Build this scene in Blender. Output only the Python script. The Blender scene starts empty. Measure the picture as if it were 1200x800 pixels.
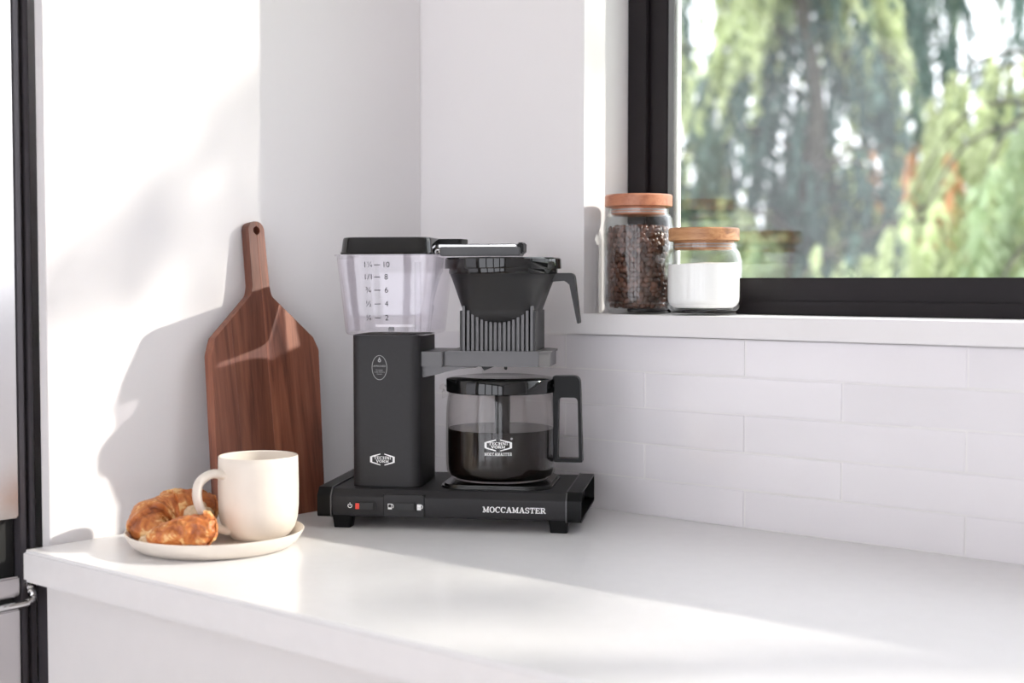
import bpy, bmesh, math, random
from math import sin, cos, pi, radians as R
from mathutils import Vector, Matrix, noise

S = bpy.context.scene
COL = S.collection
ZC = 0.92                                   # height of the worktop

# ------------------------------------------------------------------ camera
cd = bpy.data.cameras.new('camera'); cam = bpy.data.objects.new('camera', cd); COL.objects.link(cam)
cam.location = (1.4311, -1.4821, 1.226)
cam.rotation_euler = (R(90 - 2.53), 0, R(40.2))
cd.sensor_width = 36; cd.lens = 1606 * 36 / 1200
cd.dof.use_dof = True; cd.dof.focus_distance = 1.72; cd.dof.aperture_fstop = 2.9
cd.clip_start = 0.01; cd.clip_end = 200
S.camera = cam

# ------------------------------------------------------------------ light
EL = R(26.0)
SUN = Vector((cos(EL) * .7071, cos(EL) * .7071, sin(EL)))       # towards the sun
w = bpy.data.worlds.new('sky'); S.world = w; w.use_nodes = True
bg = w.node_tree.nodes['Background']
bg.inputs[0].default_value = (.93, .94, 1.0, 1); bg.inputs[1].default_value = 1.0
sl = bpy.data.lights.new('sun_offscreen', 'SUN'); sl.energy = 1.35; sl.angle = R(.8); sl.color = (1, .93, .84)
so = bpy.data.objects.new('sun_offscreen', sl); COL.objects.link(so); so.location = SUN * 20
so.rotation_euler = SUN.to_track_quat('Z', 'Y').to_euler()
S.view_settings.view_transform = 'Standard'; S.view_settings.look = 'None'
S.view_settings.exposure = 1.98; S.view_settings.gamma = 1; S.view_settings.use_curve_mapping = False

RX0, RX1, RY1, RZ = -.78, 3.9, -3.7, 2.6       # room
WX0, WX1, WZ0, WZ1 = .306, 2.35, ZC + .262, 2.16  # kitchen window opening

# ------------------------------------------------------------------ materials
MATS = {}
def nodes(name):
    m = bpy.data.materials.new(name); m.use_nodes = True; nt = m.node_tree; nt.nodes.clear()
    out = nt.nodes.new('ShaderNodeOutputMaterial'); MATS[name] = m
    return m, nt, out
def N(nt, t, **k):
    n = nt.nodes.new('ShaderNode' + t)
    for a, v in k.items():
        if hasattr(n, a): setattr(n, a, v)
    return n
def coords(nt, scale=(1, 1, 1), kind='Object', rot=(0, 0, 0)):
    tc = N(nt, 'TexCoord'); mp = N(nt, 'Mapping'); mp.inputs['Scale'].default_value = scale
    mp.inputs['Rotation'].default_value = rot
    nt.links.new(tc.outputs[kind], mp.inputs[0]); return mp.outputs[0]
def ramp(nt, fac, stops):
    r = N(nt, 'ValToRGB'); e = r.color_ramp.elements
    while len(e) < len(stops): e.new(.5)
    for i, (p, c) in enumerate(stops): e[i].position = p; e[i].color = (*c, 1)
    nt.links.new(fac, r.inputs[0]); return r.outputs[0]
def tex(nt, vec, scale, detail=3, rough=.5, dist=0):
    n = N(nt, 'TexNoise'); n.inputs['Scale'].default_value = scale; n.inputs['Detail'].default_value = detail
    n.inputs['Roughness'].default_value = rough; n.inputs['Distortion'].default_value = dist
    if vec is not None: nt.links.new(vec, n.inputs['Vector'])
    return n.outputs['Fac']
def bump(nt, h, strength, dist=.001):
    b = N(nt, 'Bump'); b.inputs['Strength'].default_value = strength; b.inputs['Distance'].default_value = dist
    nt.links.new(h, b.inputs['Height']); return b.outputs[0]
def pbr(name, col, rough=.5, metal=0, spec=.5, var=.06, nscale=30, bmp=0, bscale=400, coat=0, sss=0, objvar=0):
    m, nt, out = nodes(name); b = N(nt, 'BsdfPrincipled'); nt.links.new(b.outputs[0], out.inputs[0])
    v = coords(nt); c0 = tuple(x * (1 - var) for x in col); c1 = tuple(min(1, x * (1 + var)) for x in col)
    c = ramp(nt, tex(nt, v, nscale), [(.3, c0), (.7, c1)])
    if objvar:
        oi = N(nt, 'ObjectInfo'); hs = N(nt, 'HueSaturation'); mr = N(nt, 'MapRange')
        mr.inputs[3].default_value = 1 - objvar; mr.inputs[4].default_value = 1 + objvar
        nt.links.new(oi.outputs['Random'], mr.inputs[0]); nt.links.new(mr.outputs[0], hs.inputs['Value'])
        nt.links.new(c, hs.inputs['Color']); c = hs.outputs[0]
    nt.links.new(c, b.inputs['Base Color'])
    b.inputs['Roughness'].default_value = rough; b.inputs['Metallic'].default_value = metal
    b.inputs['Specular IOR Level'].default_value = spec; b.inputs['Coat Weight'].default_value = coat
    b.inputs['Coat Roughness'].default_value = .05
    if sss: b.inputs['Subsurface Weight'].default_value = sss; b.inputs['Subsurface Radius'].default_value = (.01, .006, .004); b.inputs['Subsurface Scale'].default_value = .5
    if bmp: nt.links.new(bump(nt, tex(nt, v, bscale, 2), bmp, .0006), b.inputs['Normal'])
    return m
def thin_glass(name, tint=(1, 1, 1), f0=.045, rough=0., haze=0.):
    m, nt, out = nodes(name); tr = N(nt, 'BsdfTransparent'); tr.inputs[0].default_value = (*tint, 1)
    gl = N(nt, 'BsdfGlossy'); gl.inputs['Roughness'].default_value = rough; gl.inputs[0].default_value = (1, 1, 1, 1)
    lw = N(nt, 'LayerWeight'); lw.inputs[0].default_value = .5
    p = N(nt, 'Math', operation='POWER'); p.inputs[1].default_value = 4.0; nt.links.new(lw.outputs['Facing'], p.inputs[0])
    mr = N(nt, 'MapRange'); mr.inputs[3].default_value = f0; mr.inputs[4].default_value = .85
    nt.links.new(p.outputs[0], mr.inputs[0])
    mx = N(nt, 'MixShader'); nt.links.new(mr.outputs[0], mx.inputs[0]); nt.links.new(tr.outputs[0], mx.inputs[1]); nt.links.new(gl.outputs[0], mx.inputs[2])
    res = mx.outputs[0]
    if haze:
        df = N(nt, 'BsdfTranslucent'); df.inputs[0].default_value = (.9, .88, .92, 1); m2 = N(nt, 'MixShader'); m2.inputs[0].default_value = haze
        nt.links.new(res, m2.inputs[1]); nt.links.new(df.outputs[0], m2.inputs[2]); res = m2.outputs[0]
    nt.links.new(res, out.inputs[0]); return m
def wood(name, c0, c1, c2, grain=(60, 60, 3), rough=.45, objvar=.18, bmp=.15):
    m, nt, out = nodes(name); b = N(nt, 'BsdfPrincipled'); nt.links.new(b.outputs[0], out.inputs[0])
    oi = N(nt, 'ObjectInfo'); v = coords(nt, grain)
    ad = N(nt, 'VectorMath', operation='ADD'); sc = N(nt, 'Math', operation='MULTIPLY'); sc.inputs[1].default_value = 37
    cb = N(nt, 'CombineXYZ'); nt.links.new(oi.outputs['Random'], sc.inputs[0])
    for i in range(3): nt.links.new(sc.outputs[0], cb.inputs[i])
    nt.links.new(v, ad.inputs[0]); nt.links.new(cb.outputs[0], ad.inputs[1])
    f = tex(nt, ad.outputs[0], 1, 5, .6, .8); g = tex(nt, ad.outputs[0], 7, 3, .6)
    mx = N(nt, 'Math', operation='MULTIPLY_ADD'); mx.inputs[1].default_value = .25; nt.links.new(g, mx.inputs[0]); nt.links.new(f, mx.inputs[2])
    c = ramp(nt, mx.outputs[0], [(.38, c0), (.58, c1), (.82, c2)])
    hs = N(nt, 'HueSaturation'); mr = N(nt, 'MapRange'); mr.inputs[3].default_value = 1 - objvar; mr.inputs[4].default_value = 1 + objvar
    nt.links.new(oi.outputs['Random'], mr.inputs[0]); nt.links.new(mr.outputs[0], hs.inputs['Value']); nt.links.new(c, hs.inputs['Color'])
    nt.links.new(hs.outputs[0], b.inputs['Base Color']); b.inputs['Roughness'].default_value = rough
    nt.links.new(bump(nt, g, bmp, .0004), b.inputs['Normal'])
    return m

pbr('wall_paint', (.80, .78, .785), .6, var=.012, nscale=3, bmp=.05, bscale=250)
pbr('ceiling_paint', (.82, .81, .81), .8, var=.01)
pbr('floor_oak', (.42, .31, .21), .5, var=.2, nscale=6)
pbr('tile_glaze', (.79, .765, .785), .16, var=.02, nscale=5, bmp=.12, bscale=14, objvar=.025)
pbr('grout', (.80, .78, .775), .8, var=.02)
pbr('quartz', (.83, .82, .825), .22, var=.012, nscale=60)
pbr('cabinet_paint', (.80, .785, .785), .4, var=.01)
pbr('frame_black', (.010, .0072, .0088), .45, spec=.25, var=.1)
pbr('exterior_white', (.85, .85, .84), .5, var=.02)
pbr('steel', (.62, .60, .61), .26, metal=1, var=.03, nscale=8)
pbr('steel_dark', (.085, .078, .088), .38, metal=.4, var=.05)
pbr('chrome', (.80, .80, .80), .12, metal=1, var=.02)
pbr('void_black', (.006, .006, .006), .6, var=.1)
pbr('black_matte', (.0215, .0205, .0222), .5, spec=.3, var=.05, nscale=200, bmp=.06, bscale=1500)
pbr('arm_grey', (.045, .0445, .047), .38, var=.05)
pbr('black_plastic', (.0050, .0051, .0055), .34, spec=.14, var=.05)
pbr('black_gloss', (.004, .0042, .0045), .04, spec=.5, var=.05)
pbr('black_soft', (.0165, .0162, .0172), .42, spec=.35, var=.05)
pbr('grey_satin', (.098, .096, .100), .4, metal=.2, var=.04)
pbr('hot_plate', (.006, .006, .006), .12, var=.05)
pbr('red_plastic', (.75, .035, .012), .3, var=.05)
pbr('print_white', (.88, .88, .88), .5, var=.01)
pbr('print_grey', (.34, .34, .34), .5, var=.02)
pbr('print_ink', (.03, .028, .034), .6, var=.02)
pbr('ceramic_cream', (.78, .705, .625), .34, var=.02, nscale=40, bmp=.03, bscale=300)
pbr('coffee', (.0045, .0022, .0016), .08, spec=.06, var=.05)
pbr('coffee_tube', (.006, .004, .005), .3, spec=.2, var=.05)
pbr('sugar', (.93, .92, .90), .9, var=.02, nscale=600, bmp=.4, bscale=900)
pbr('bean', (.085, .034, .020), .26, var=.35, nscale=90, objvar=.45)
pbr('gasket', (.30, .27, .25), .3, var=.02)
pbr('bark', (.06, .055, .045), .9, var=.3, nscale=8)
pbr('lawn', (.16, .24, .07), .9, var=.3, nscale=1.5)
pbr('render_wall', (.72, .70, .66), .8, var=.06, nscale=2)
thin_glass('jar_glass', (.98, .985, .985), .022)
thin_glass('carafe_glass', (.97, .962, .957), .019)
thin_glass('tank_plastic', (.965, .955, .975), .045, .02, haze=.025)
thin_glass('window_glass', (.97, .985, .98), .05)
wood('walnut', (.058, .0175, .010), (.20, .066, .037), (.33, .122, .068), (45, 45, 2.6), .45, .2)
wood('acacia', (.15, .055, .022), (.40, .18, .075), (.58, .32, .15), (9, 30, 60), .42, .05)
wood('cherry', (.30, .095, .045), (.44, .165, .085), (.52, .225, .12), (10, 80, 80), .42, .05)

def leaf_mat(name, c, tl):
    m, nt, out = nodes(name); d = N(nt, 'BsdfDiffuse'); t = N(nt, 'BsdfTranslucent'); mx = N(nt, 'MixShader'); mx.inputs[0].default_value = .45
    v = coords(nt); f = tex(nt, v, 2.2, 3)
    nt.links.new(ramp(nt, f, [(.3, tuple(x * .7 for x in c)), (.7, tuple(min(1, x * 1.3) for x in c))]), d.inputs[0])
    nt.links.new(ramp(nt, f, [(.3, tuple(x * .7 for x in tl)), (.7, tuple(min(1, x * 1.3) for x in tl))]), t.inputs[0])
    nt.links.new(d.outputs[0], mx.inputs[1]); nt.links.new(t.outputs[0], mx.inputs[2]); nt.links.new(mx.outputs[0], out.inputs[0])
leaf_mat('leaf_lime', (.52, .57, .35), (.58, .64, .38))
leaf_mat('leaf_green', (.36, .44, .29), (.42, .50, .31))
leaf_mat('leaf_teal', (.115, .175, .16), (.13, .20, .175))
leaf_mat('leaf_rust', (.50, .27, .15), (.50, .27, .15))

def pastry():
    m, nt, out = nodes('pastry'); b = N(nt, 'BsdfPrincipled'); nt.links.new(b.outputs[0], out.inputs[0])
    v = coords(nt); at = N(nt, 'Attribute'); at.attribute_name = 'layer'
    f = tex(nt, v, 55, 4, .6, .4); f2 = tex(nt, v, 240, 3, .6)
    s1 = N(nt, 'Math', operation='MULTIPLY_ADD'); s1.inputs[1].default_value = .45; nt.links.new(at.outputs['Fac'], s1.inputs[0]); nt.links.new(f, s1.inputs[2])
    s2 = N(nt, 'Math', operation='MULTIPLY_ADD'); s2.inputs[1].default_value = .35; nt.links.new(f2, s2.inputs[0]); nt.links.new(s1.outputs[0], s2.inputs[2])
    c = ramp(nt, s2.outputs[0], [(.50, (.24, .055, .012)), (.74, (.47, .135, .030)), (.93, (.60, .23, .062)), (1.0, (.76, .46, .20))])
    nt.links.new(c, b.inputs['Base Color']); b.inputs['Roughness'].default_value = .42
    nt.links.new(bump(nt, s2.outputs[0], .5, .0016), b.inputs['Normal'])
pastry()
pbr('crumb', (.66, .49, .32), .85, var=.18, nscale=160, bmp=.9, bscale=260)

# ------------------------------------------------------------------ mesh helpers
def finish(me, angle=35):
    for p in me.polygons: p.use_smooth = True
    me.set_sharp_from_angle(angle=R(angle))
def link(name, me, m, parent=None, loc=None, rot=None):
    o = bpy.data.objects.new(name, me); COL.objects.link(o)
    ms = m if isinstance(m, (list, tuple)) else [m]
    if not me.materials:
        for x in ms: me.materials.append(MATS[x])
    if parent: o.parent = parent
    if loc is not None: o.location = loc
    if rot is not None: o.rotation_euler = rot
    return o
def from_bm(name, bm, m, parent=None, angle=35, **k):
    bmesh.ops.recalc_face_normals(bm, faces=bm.faces)
    me = bpy.data.meshes.new(name); bm.to_mesh(me); bm.free(); finish(me, angle); return link(name, me, m, parent, **k)
def add_box(bm, x0, x1, y0, y1, z0, z1, bev=0, seg=2):
    r = bmesh.ops.create_cube(bm, size=1); vs = r['verts']
    for v in vs: v.co = Vector((x0 + (v.co.x + .5) * (x1 - x0), y0 + (v.co.y + .5) * (y1 - y0), z0 + (v.co.z + .5) * (z1 - z0)))
    if bev:
        es = list({e for v in vs for e in v.link_edges})
        bmesh.ops.bevel(bm, geom=es, offset=bev, segments=seg, affect='EDGES', clamp_overlap=True)
def box(name, x0, x1, y0, y1, z0, z1, m, parent=None, bev=0, seg=2, **k):
    bm = bmesh.new(); add_box(bm, x0, x1, y0, y1, z0, z1, bev, seg); return from_bm(name, bm, m, parent, **k)
def rpoly(pts, r, seg=5):
    """round the corners of a 2-d polygon; r is one radius or one for each corner"""
    out = []; n = len(pts)
    for i in range(n):
        p = Vector(pts[i]); a = Vector(pts[i - 1]); b = Vector(pts[(i + 1) % n]); rr = r[i] if isinstance(r, (list, tuple)) else r
        d1 = (a - p); d2 = (b - p); l1, l2 = d1.length, d2.length; d1.normalize(); d2.normalize()
        ang = d1.angle(d2) if rr > 0 else pi
        if rr <= 0 or ang > pi - .02: out.append(tuple(p)); continue
        t = min(rr / math.tan(ang / 2), l1 * .49, l2 * .49); rad = t * math.tan(ang / 2)
        c = p + (d1 + d2).normalized() * (rad / sin(ang / 2)); s = p + d1 * t - c; e = p + d2 * t - c
        tot = s.angle_signed(e)
        for k in range(seg + 1):
            q = s.copy(); q.rotate(Matrix.Rotation(-tot * k / seg, 2)); out.append(tuple(c + q))
    return out
def add_prism(bm, poly, d0, d1, f, bev=0, seg=2):
    """extrude polygon; f(a, b, d) -> xyz"""
    A = [bm.verts.new(f(a, b, d0)) for a, b in poly]; B = [bm.verts.new(f(a, b, d1)) for a, b in poly]
    n = len(poly); fa = bm.faces.new(A); fb = bm.faces.new(B[::-1])
    for i in range(n): bm.faces.new((A[i], B[i], B[(i + 1) % n], A[(i + 1) % n]))
    if bev: bmesh.ops.bevel(bm, geom=list(fa.edges) + list(fb.edges), offset=bev, segments=seg, affect='EDGES', clamp_overlap=True)
XZ = lambda a, b, d: (a, d, b)
XY = lambda a, b, d: (a, b, d)
YZ = lambda a, b, d: (d, a, b)
def prism(name, poly, d0, d1, f, m, parent=None, bev=0, seg=2, **k):
    bm = bmesh.new(); add_prism(bm, poly, d0, d1, f, bev, seg); return from_bm(name, bm, m, parent, **k)
def loft_bm(bm, rings, cap0=True, cap1=True, closed=True):
    V = [[bm.verts.new(p) for p in r] for r in rings]; n = len(rings[0])
    for i in range(len(V) - 1):
        for j in range(n if closed else n - 1):
            k = (j + 1) % n; bm.faces.new((V[i][j], V[i][k], V[i + 1][k], V[i + 1][j]))
    if cap0: bm.faces.new(V[0][::-1])
    if cap1: bm.faces.new(V[-1])
    return V
def loft(name, rings, m, parent=None, cap0=True, cap1=True, angle=35, **k):
    bm = bmesh.new(); loft_bm(bm, rings, cap0, cap1); return from_bm(name, bm, m, parent, angle, **k)
def ring(r, z, n=64, cx=0, cy=0, ry=None):
    return [(cx + r * cos(2 * pi * i / n), cy + (ry or r) * sin(2 * pi * i / n), z) for i in range(n)]
def lathe(name, prof, m, parent=None, n=64, cx=0, cy=0, caps=(True, True), angle=40, **k):
    return loft(name, [ring(max(r, 1e-5), z, n, cx, cy) for r, z in prof], m, parent, caps[0], caps[1], angle, **k)
def rrect(x0, x1, y0, y1, r, seg=5):
    return rpoly([(x0, y0), (x1, y0), (x1, y1), (x0, y1)], r, seg)
def tube_rings(path, rad, n=14, flat=1.0, side=None):
    """rings about a path of points; rad(t) radius across, flat = ratio of the second axis"""
    P = [Vector(p) for p in path]; out = []; up = Vector(side) if side else Vector((0, 0, 1))
    for i, p in enumerate(P):
        t = (P[min(i + 1, len(P) - 1)] - P[max(i - 1, 0)]).normalized()
        a = up - t * up.dot(t)
        if a.length < 1e-4: a = Vector((1, 0, 0)) - t * t.x
        a.normalize(); b = t.cross(a); r = rad(i / (len(P) - 1)) if callable(rad) else rad
        out.append([tuple(p + a * (r * cos(2 * pi * j / n)) + b * (r * flat * sin(2 * pi * j / n))) for j in range(n)])
    return out
def spline(pts, n):
    """Catmull-Rom through pts"""
    P = [Vector(p) for p in pts]; P = [P[0] * 2 - P[1]] + P + [P[-1] * 2 - P[-2]]; out = []
    for k in range(n):
        u = k / (n - 1) * (len(P) - 3); i = min(int(u), len(P) - 4); t = u - i; a, b, c, d = P[i:i + 4]
        out.append(.5 * ((2 * b) + (c - a) * t + (2 * a - 5 * b + 4 * c - d) * t * t + (3 * b - a - 3 * c + d) * t ** 3))
    return out
def empty(name, loc, rz=0, parent=None):
    o = bpy.data.objects.new(name, None); COL.objects.link(o); o.location = loc; o.rotation_euler = (0, 0, rz); o.empty_display_size = .02
    if parent: o.parent = parent
    return o
def tag(o, label=None, cat=None, group=None, kind=None):
    if label: o['label'] = label
    if cat: o['category'] = cat
    if group: o['group'] = group
    if kind: o['kind'] = kind
    return o
def thing(name, loc, rz, label, cat, group=None): return tag(empty(name, loc, rz), label, cat, group)

# ------------------------------------------------------------------ lettering (slab serif, drawn as strokes)
def st(p, q, t):
    p, q = Vector(p), Vector(q); d = (q - p).normalized(); nrm = Vector((-d.y, d.x)) * t / 2
    return [tuple(p - nrm), tuple(q - nrm), tuple(q + nrm), tuple(p + nrm)]
def hb(x0, x1, y, t): return [(x0, y - t / 2), (x1, y - t / 2), (x1, y + t / 2), (x0, y + t / 2)]
def vb(x, y0, y1, t): return [(x - t / 2, y0), (x + t / 2, y0), (x + t / 2, y1), (x - t / 2, y1)]
def arc(cx, cy, rx, ry, a0, a1, tx, ty, n=12):
    P = []
    for i in range(n):
        u0, u1 = R(a0 + (a1 - a0) * i / n), R(a0 + (a1 - a0) * (i + 1) / n)
        P.append([(cx + rx * cos(u0), cy + ry * sin(u0)), (cx + rx * cos(u1), cy + ry * sin(u1)),
                  (cx + (rx - tx) * cos(u1), cy + (ry - ty) * sin(u1)), (cx + (rx - tx) * cos(u0), cy + (ry - ty) * sin(u0))])
    return P
T, F = .23, .14
def glyph(c):
    h = F / 2
    if c == 'M': return 1.22, [vb(.22, 0, 1, .15), vb(.98, 0, 1, T), st((.2, .97), (.6, .12), .2), st((.98, .97), (.6, .12), .14), hb(0, .42, h, F), hb(.76, 1.2, h, F), hb(0, .3, 1 - h, F), hb(.9, 1.2, 1 - h, F)]
    if c == 'O': return 1.0, arc(.5, .5, .5, .53, 0, 360, .24, .12, 20)
    if c == 'C': return .98, arc(.5, .5, .5, .53, 48, 322, .24, .12, 18) + [vb(.86, .66, 1.0, .13)]
    if c == 'A': return 1.08, [st((.5, 1), (.18, .05), .13), st((.52, 1), (.88, .05), .25), hb(.28, .75, .34, .11), hb(0, .4, h, F), hb(.64, 1.08, h, F)]
    if c == 'S': return .82, arc(.4, .73, .36, .29, 20, 270, .2, .12, 12) + arc(.42, .28, .38, .31, -160, 90, .2, .12, 12) + [vb(.72, .7, 1, .11), vb(.08, 0, .3, .11)]
    if c == 'T': return .96, [vb(.48, 0, 1, T), hb(.02, .94, 1 - h, F), vb(.08, .62, 1, .12), vb(.88, .62, 1, .12), hb(.24, .72, h, F)]
    if c == 'E': return .92, [vb(.24, 0, 1, T), hb(.02, .86, 1 - h, F), hb(.02, .9, h, F), hb(.2, .6, .52, .11), vb(.81, .66, 1, .11), vb(.84, 0, .36, .11), vb(.6, .36, .68, .1)]
    if c == 'R': return 1.04, [vb(.24, 0, 1, T), hb(.02, .6, 1 - h, F), hb(.02, .46, h, F), hb(.2, .6, .48, .12), st((.55, .48), (.84, .06), .24), hb(.74, 1.04, h, F)] + arc(.58, .74, .3, .26, -90, 90, .2, .12, 8)
    if c == 'N': return 1.1, [vb(.2, 0, 1, .14), vb(.9, 0, 1, .14), st((.18, 1), (.9, .05), .24), hb(0, .4, h, F), hb(0, .3, 1 - h, F), hb(.7, 1.1, 1 - h, F)]
    if c == 'I': return .5, [vb(.25, 0, 1, T), hb(.02, .48, h, F), hb(.02, .48, 1 - h, F)]
    if c == 'H': return 1.1, [vb(.24, 0, 1, T), vb(.86, 0, 1, T), hb(.2, .9, .5, .12), hb(.02, .46, h, F), hb(.64, 1.08, h, F), hb(.02, .46, 1 - h, F), hb(.64, 1.08, 1 - h, F)]
    if c == 'V': return 1.06, [st((.2, .95), (.54, 0), .25), st((.86, .95), (.56, 0), .13), hb(0, .44, 1 - h, F), hb(.64, 1.06, 1 - h, F)]
    return .4, []
def slab(text, x0, x1, y0, y1, gap=.03):
    polys, x = [], 0
    for c in text:
        w_, g = glyph(c); polys += [[(a + x, b) for a, b in p] for p in g]; x += w_ + gap
    s = (x1 - x0) / (x - gap)
    return [[(x0 + a * s, y0 + b * (y1 - y0)) for a, b in p] for p in polys]
def emblem(cx, cy, W, H, under=False):
    """hexagonal bracket mark with two lines of lettering"""
    global T, F
    T, F = .19, .11; P = []; a, b = W / 2, H / 2; k = W * .085
    for s in (-1, 1):
        P.append([(cx + s * a, cy - b * .5), (cx + s * (a - k), cy - b * .5), (cx + s * (a - k), cy + b * .5), (cx + s * a, cy + b * .5)])
        for t in (-1, 1):
            P.append([(cx + s * a, cy + t * b * .45), (cx + s * (a - k), cy + t * b * .62), (cx + s * a * .16, cy + t * b * 1.0), (cx + s * a * .16, cy + t * b * .84), (cx + s * (a - k), cy + t * b * .38)][:])
    P += slab('TECHNI', cx - a * .70, cx + a * .70, cy + b * .05, cy + b * .52)
    P += slab('VORM', cx - a * .52, cx + a * .52, cy - b * .52, cy - b * .06)
    if under: P += slab('MOCCAMASTER', cx - a, cx + a, cy - b * 1.78, cy - b * 1.25, .14)
    T, F = .23, .14; return P
def print_mesh(name, polys, f, m, parent, th=0):
    bm = bmesh.new()
    for p in polys:
        try: bm.faces.new([bm.verts.new(f(a, b)) for a, b in p])
        except ValueError: pass
    me = bpy.data.meshes.new(name); bm.to_mesh(me); bm.free(); return link(name, me, m, parent)
def text_polys(s, x, y, size, align='CENTER'):
    c = bpy.data.curves.new('t', 'FONT'); c.body = s; c.size = size; c.align_x = align; c.align_y = 'CENTER'; c.resolution_u = 3
    o = bpy.data.objects.new('t', c); COL.objects.link(o)
    me = bpy.data.meshes.new_from_object(o.evaluated_get(bpy.context.evaluated_depsgraph_get()))
    P = [[(me.vertices[i].co.x + x, me.vertices[i].co.y + y) for i in p.vertices] for p in me.polygons]
    bpy.data.objects.remove(o); bpy.data.curves.remove(c); bpy.data.meshes.remove(me); return P
def oval(cx, cy, rx, ry, t, n=40): return arc(cx, cy, rx, ry, 0, 360, t, t, n)

# ================================================================== SETTING
def struct(o): o['kind'] = 'structure'; return o
struct(box('floor', RX0, RX1, RY1, 0, -.05, 0, 'floor_oak'))
struct(box('ceiling', RX0 - .1, RX1 + .1, RY1 - .1, .3, RZ, RZ + .08, 'ceiling_paint'))
def wall_with_hole(name, u0, u1, v0, v1, h, d0, d1, m):
    """wall in the X-Z plane, d = its extent in Y, h = (u0,u1,v0,v1) of the opening"""
    bm = bmesh.new()
    for a in ((u0, h[0], v0, v1), (h[1], u1, v0, v1), (h[0], h[1], v0, h[2]), (h[0], h[1], h[3], v1)):
        add_box(bm, a[0], a[1], d0, d1, a[2], a[3])
    return struct(from_bm(name, bm, m))
WT = .137
wb = wall_with_hole('wall_back', RX0 - .1, RX1 + .1, 0, RZ, (WX0, WX1, WZ0 - .02, WZ1), 0, WT, 'wall_paint')
wf = wall_with_hole('wall_front', RX0 - .1, RX1 + .1, 0, RZ, (-.2, 3.7, .12, 2.42), RY1 - .16, RY1, 'wall_paint')
struct(box('wall_right', RX1, RX1 + .15, RY1 - .16, WT, 0, RZ, 'wall_paint'))
struct(box('wall_outer', RX0 - .15, RX0, RY1 - .16, WT, 0, RZ, 'wall_paint'))
struct(box('wall_left', -.0165, 0, -.621, 0, ZC - .037, RZ, 'wall_paint', bev=.0008))

# tiles of the splashback, each one its own piece of the back wall
TH, TL, G = .0467, .2805, .0010
rnd = random.Random(4)
bm = bmesh.new(); add_box(bm, G / 2, TL - G / 2, -.0075, .002, G / 2, TH - G / 2, .0011, 2)
bmesh.ops.recalc_face_normals(bm, faces=bm.faces); tme = bpy.data.meshes.new('tile'); bm.to_mesh(tme); bm.free(); finish(tme)
tme.materials.append(MATS['tile_glaze'])
box('grout_bed', 0, 3.1, -.0063, .001, ZC - .01, ZC + 5 * TH, 'grout', wb)
for row in range(5):
    x = .0005 if row % 2 == 0 else .1315 - TL
    while x < 3.0:
        xa = max(x, .0005)
        if xa - x < .001:
            o = link('tile', tme, 'tile_glaze', wb)
        else:
            o = box('tile', xa - x + G / 2, TL - G / 2, -.0075, .002, G / 2, TH - G / 2, 'tile_glaze', wb, .0011)
        o.location = (x, rnd.uniform(-.0003, .0003), ZC + .0003 + row * TH)
        o.rotation_euler = (rnd.uniform(-.004, .004), 0, rnd.uniform(-.0012, .0012)); x += TL

# kitchen window
win = struct(empty('window_1', ((WX0 + WX1) / 2, .1, WZ0)))
def wpart(name, x0, x1, y0, y1, z0, z1, m, bev=.0015):
    o = box(name, x0, x1, y0, y1, z0, z1, m, win, bev); o.location = -Vector(win.location); return o
YF = .1
wpart('window_sill', WX0 - .0125, WX1 + .0125, -.021, 0, WZ0 - .027, WZ0, 'wall_paint', .0012)
wpart('sill_board', WX0, WX1, -.004, WT, WZ0 - .027, WZ0 - .0003, 'wall_paint', 0)
wpart('stile', WX0, WX0 + .033, YF, YF + .030, WZ0, WZ1, 'frame_black')
wpart('sash_stile', WX0 + .031, WX0 + .062, YF + .008, YF + .026, WZ0 + .01, WZ1 - .01, 'frame_black')
wpart('stile', WX1 - .033, WX1, YF, YF + .030, WZ0, WZ1, 'frame_black')
wpart('sash_stile', WX1 - .062, WX1 - .031, YF + .008, YF + .026, WZ0 + .01, WZ1 - .01, 'frame_black')
wpart('rail', WX0 + .03, WX1 - .03, YF, YF + .030, WZ0, WZ0 + .018, 'frame_black')
wpart('sash_rail', WX0 + .06, WX1 - .06, YF + .008, YF + .026, WZ0 + .015, WZ0 + .048, 'frame_black')
wpart('rail', WX0 + .03, WX1 - .03, YF, YF + .030, WZ1 - .03, WZ1, 'frame_black')
wpart('sash_rail', WX0 + .06, WX1 - .06, YF + .008, YF + .026, WZ1 - .06, WZ1 - .028, 'frame_black')
wpart('exterior_jamb', WX0 + .001, WX0 + .064, YF + .031, WT + .003, WZ0, WZ1, 'exterior_white')
wpart('pane', WX0 + .06, WX1 - .06, YF + .016, YF + .020, WZ0 + .045, WZ1 - .055, 'window_glass', 0)

# glazed doors to the garden, behind the camera
gw = struct(empty('window_2', (1.75, RY1 - .08, .12)))
for k in range(4):
    x0 = -.2 + k * .975
    for a, b in ((x0, x0 + .06), (x0 + .915, x0 + .975)):
        o = box('stile', a, b, RY1 - .12, RY1 - .06, .12, 2.42, 'frame_black', gw, .002); o.location = -Vector(gw.location)
    for a, b in ((.12, .2), (2.36, 2.42)):
        o = box('rail', x0 + .06, x0 + .915, RY1 - .12, RY1 - .06, a, b, 'frame_black', gw, .002); o.location = -Vector(gw.location)

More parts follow.
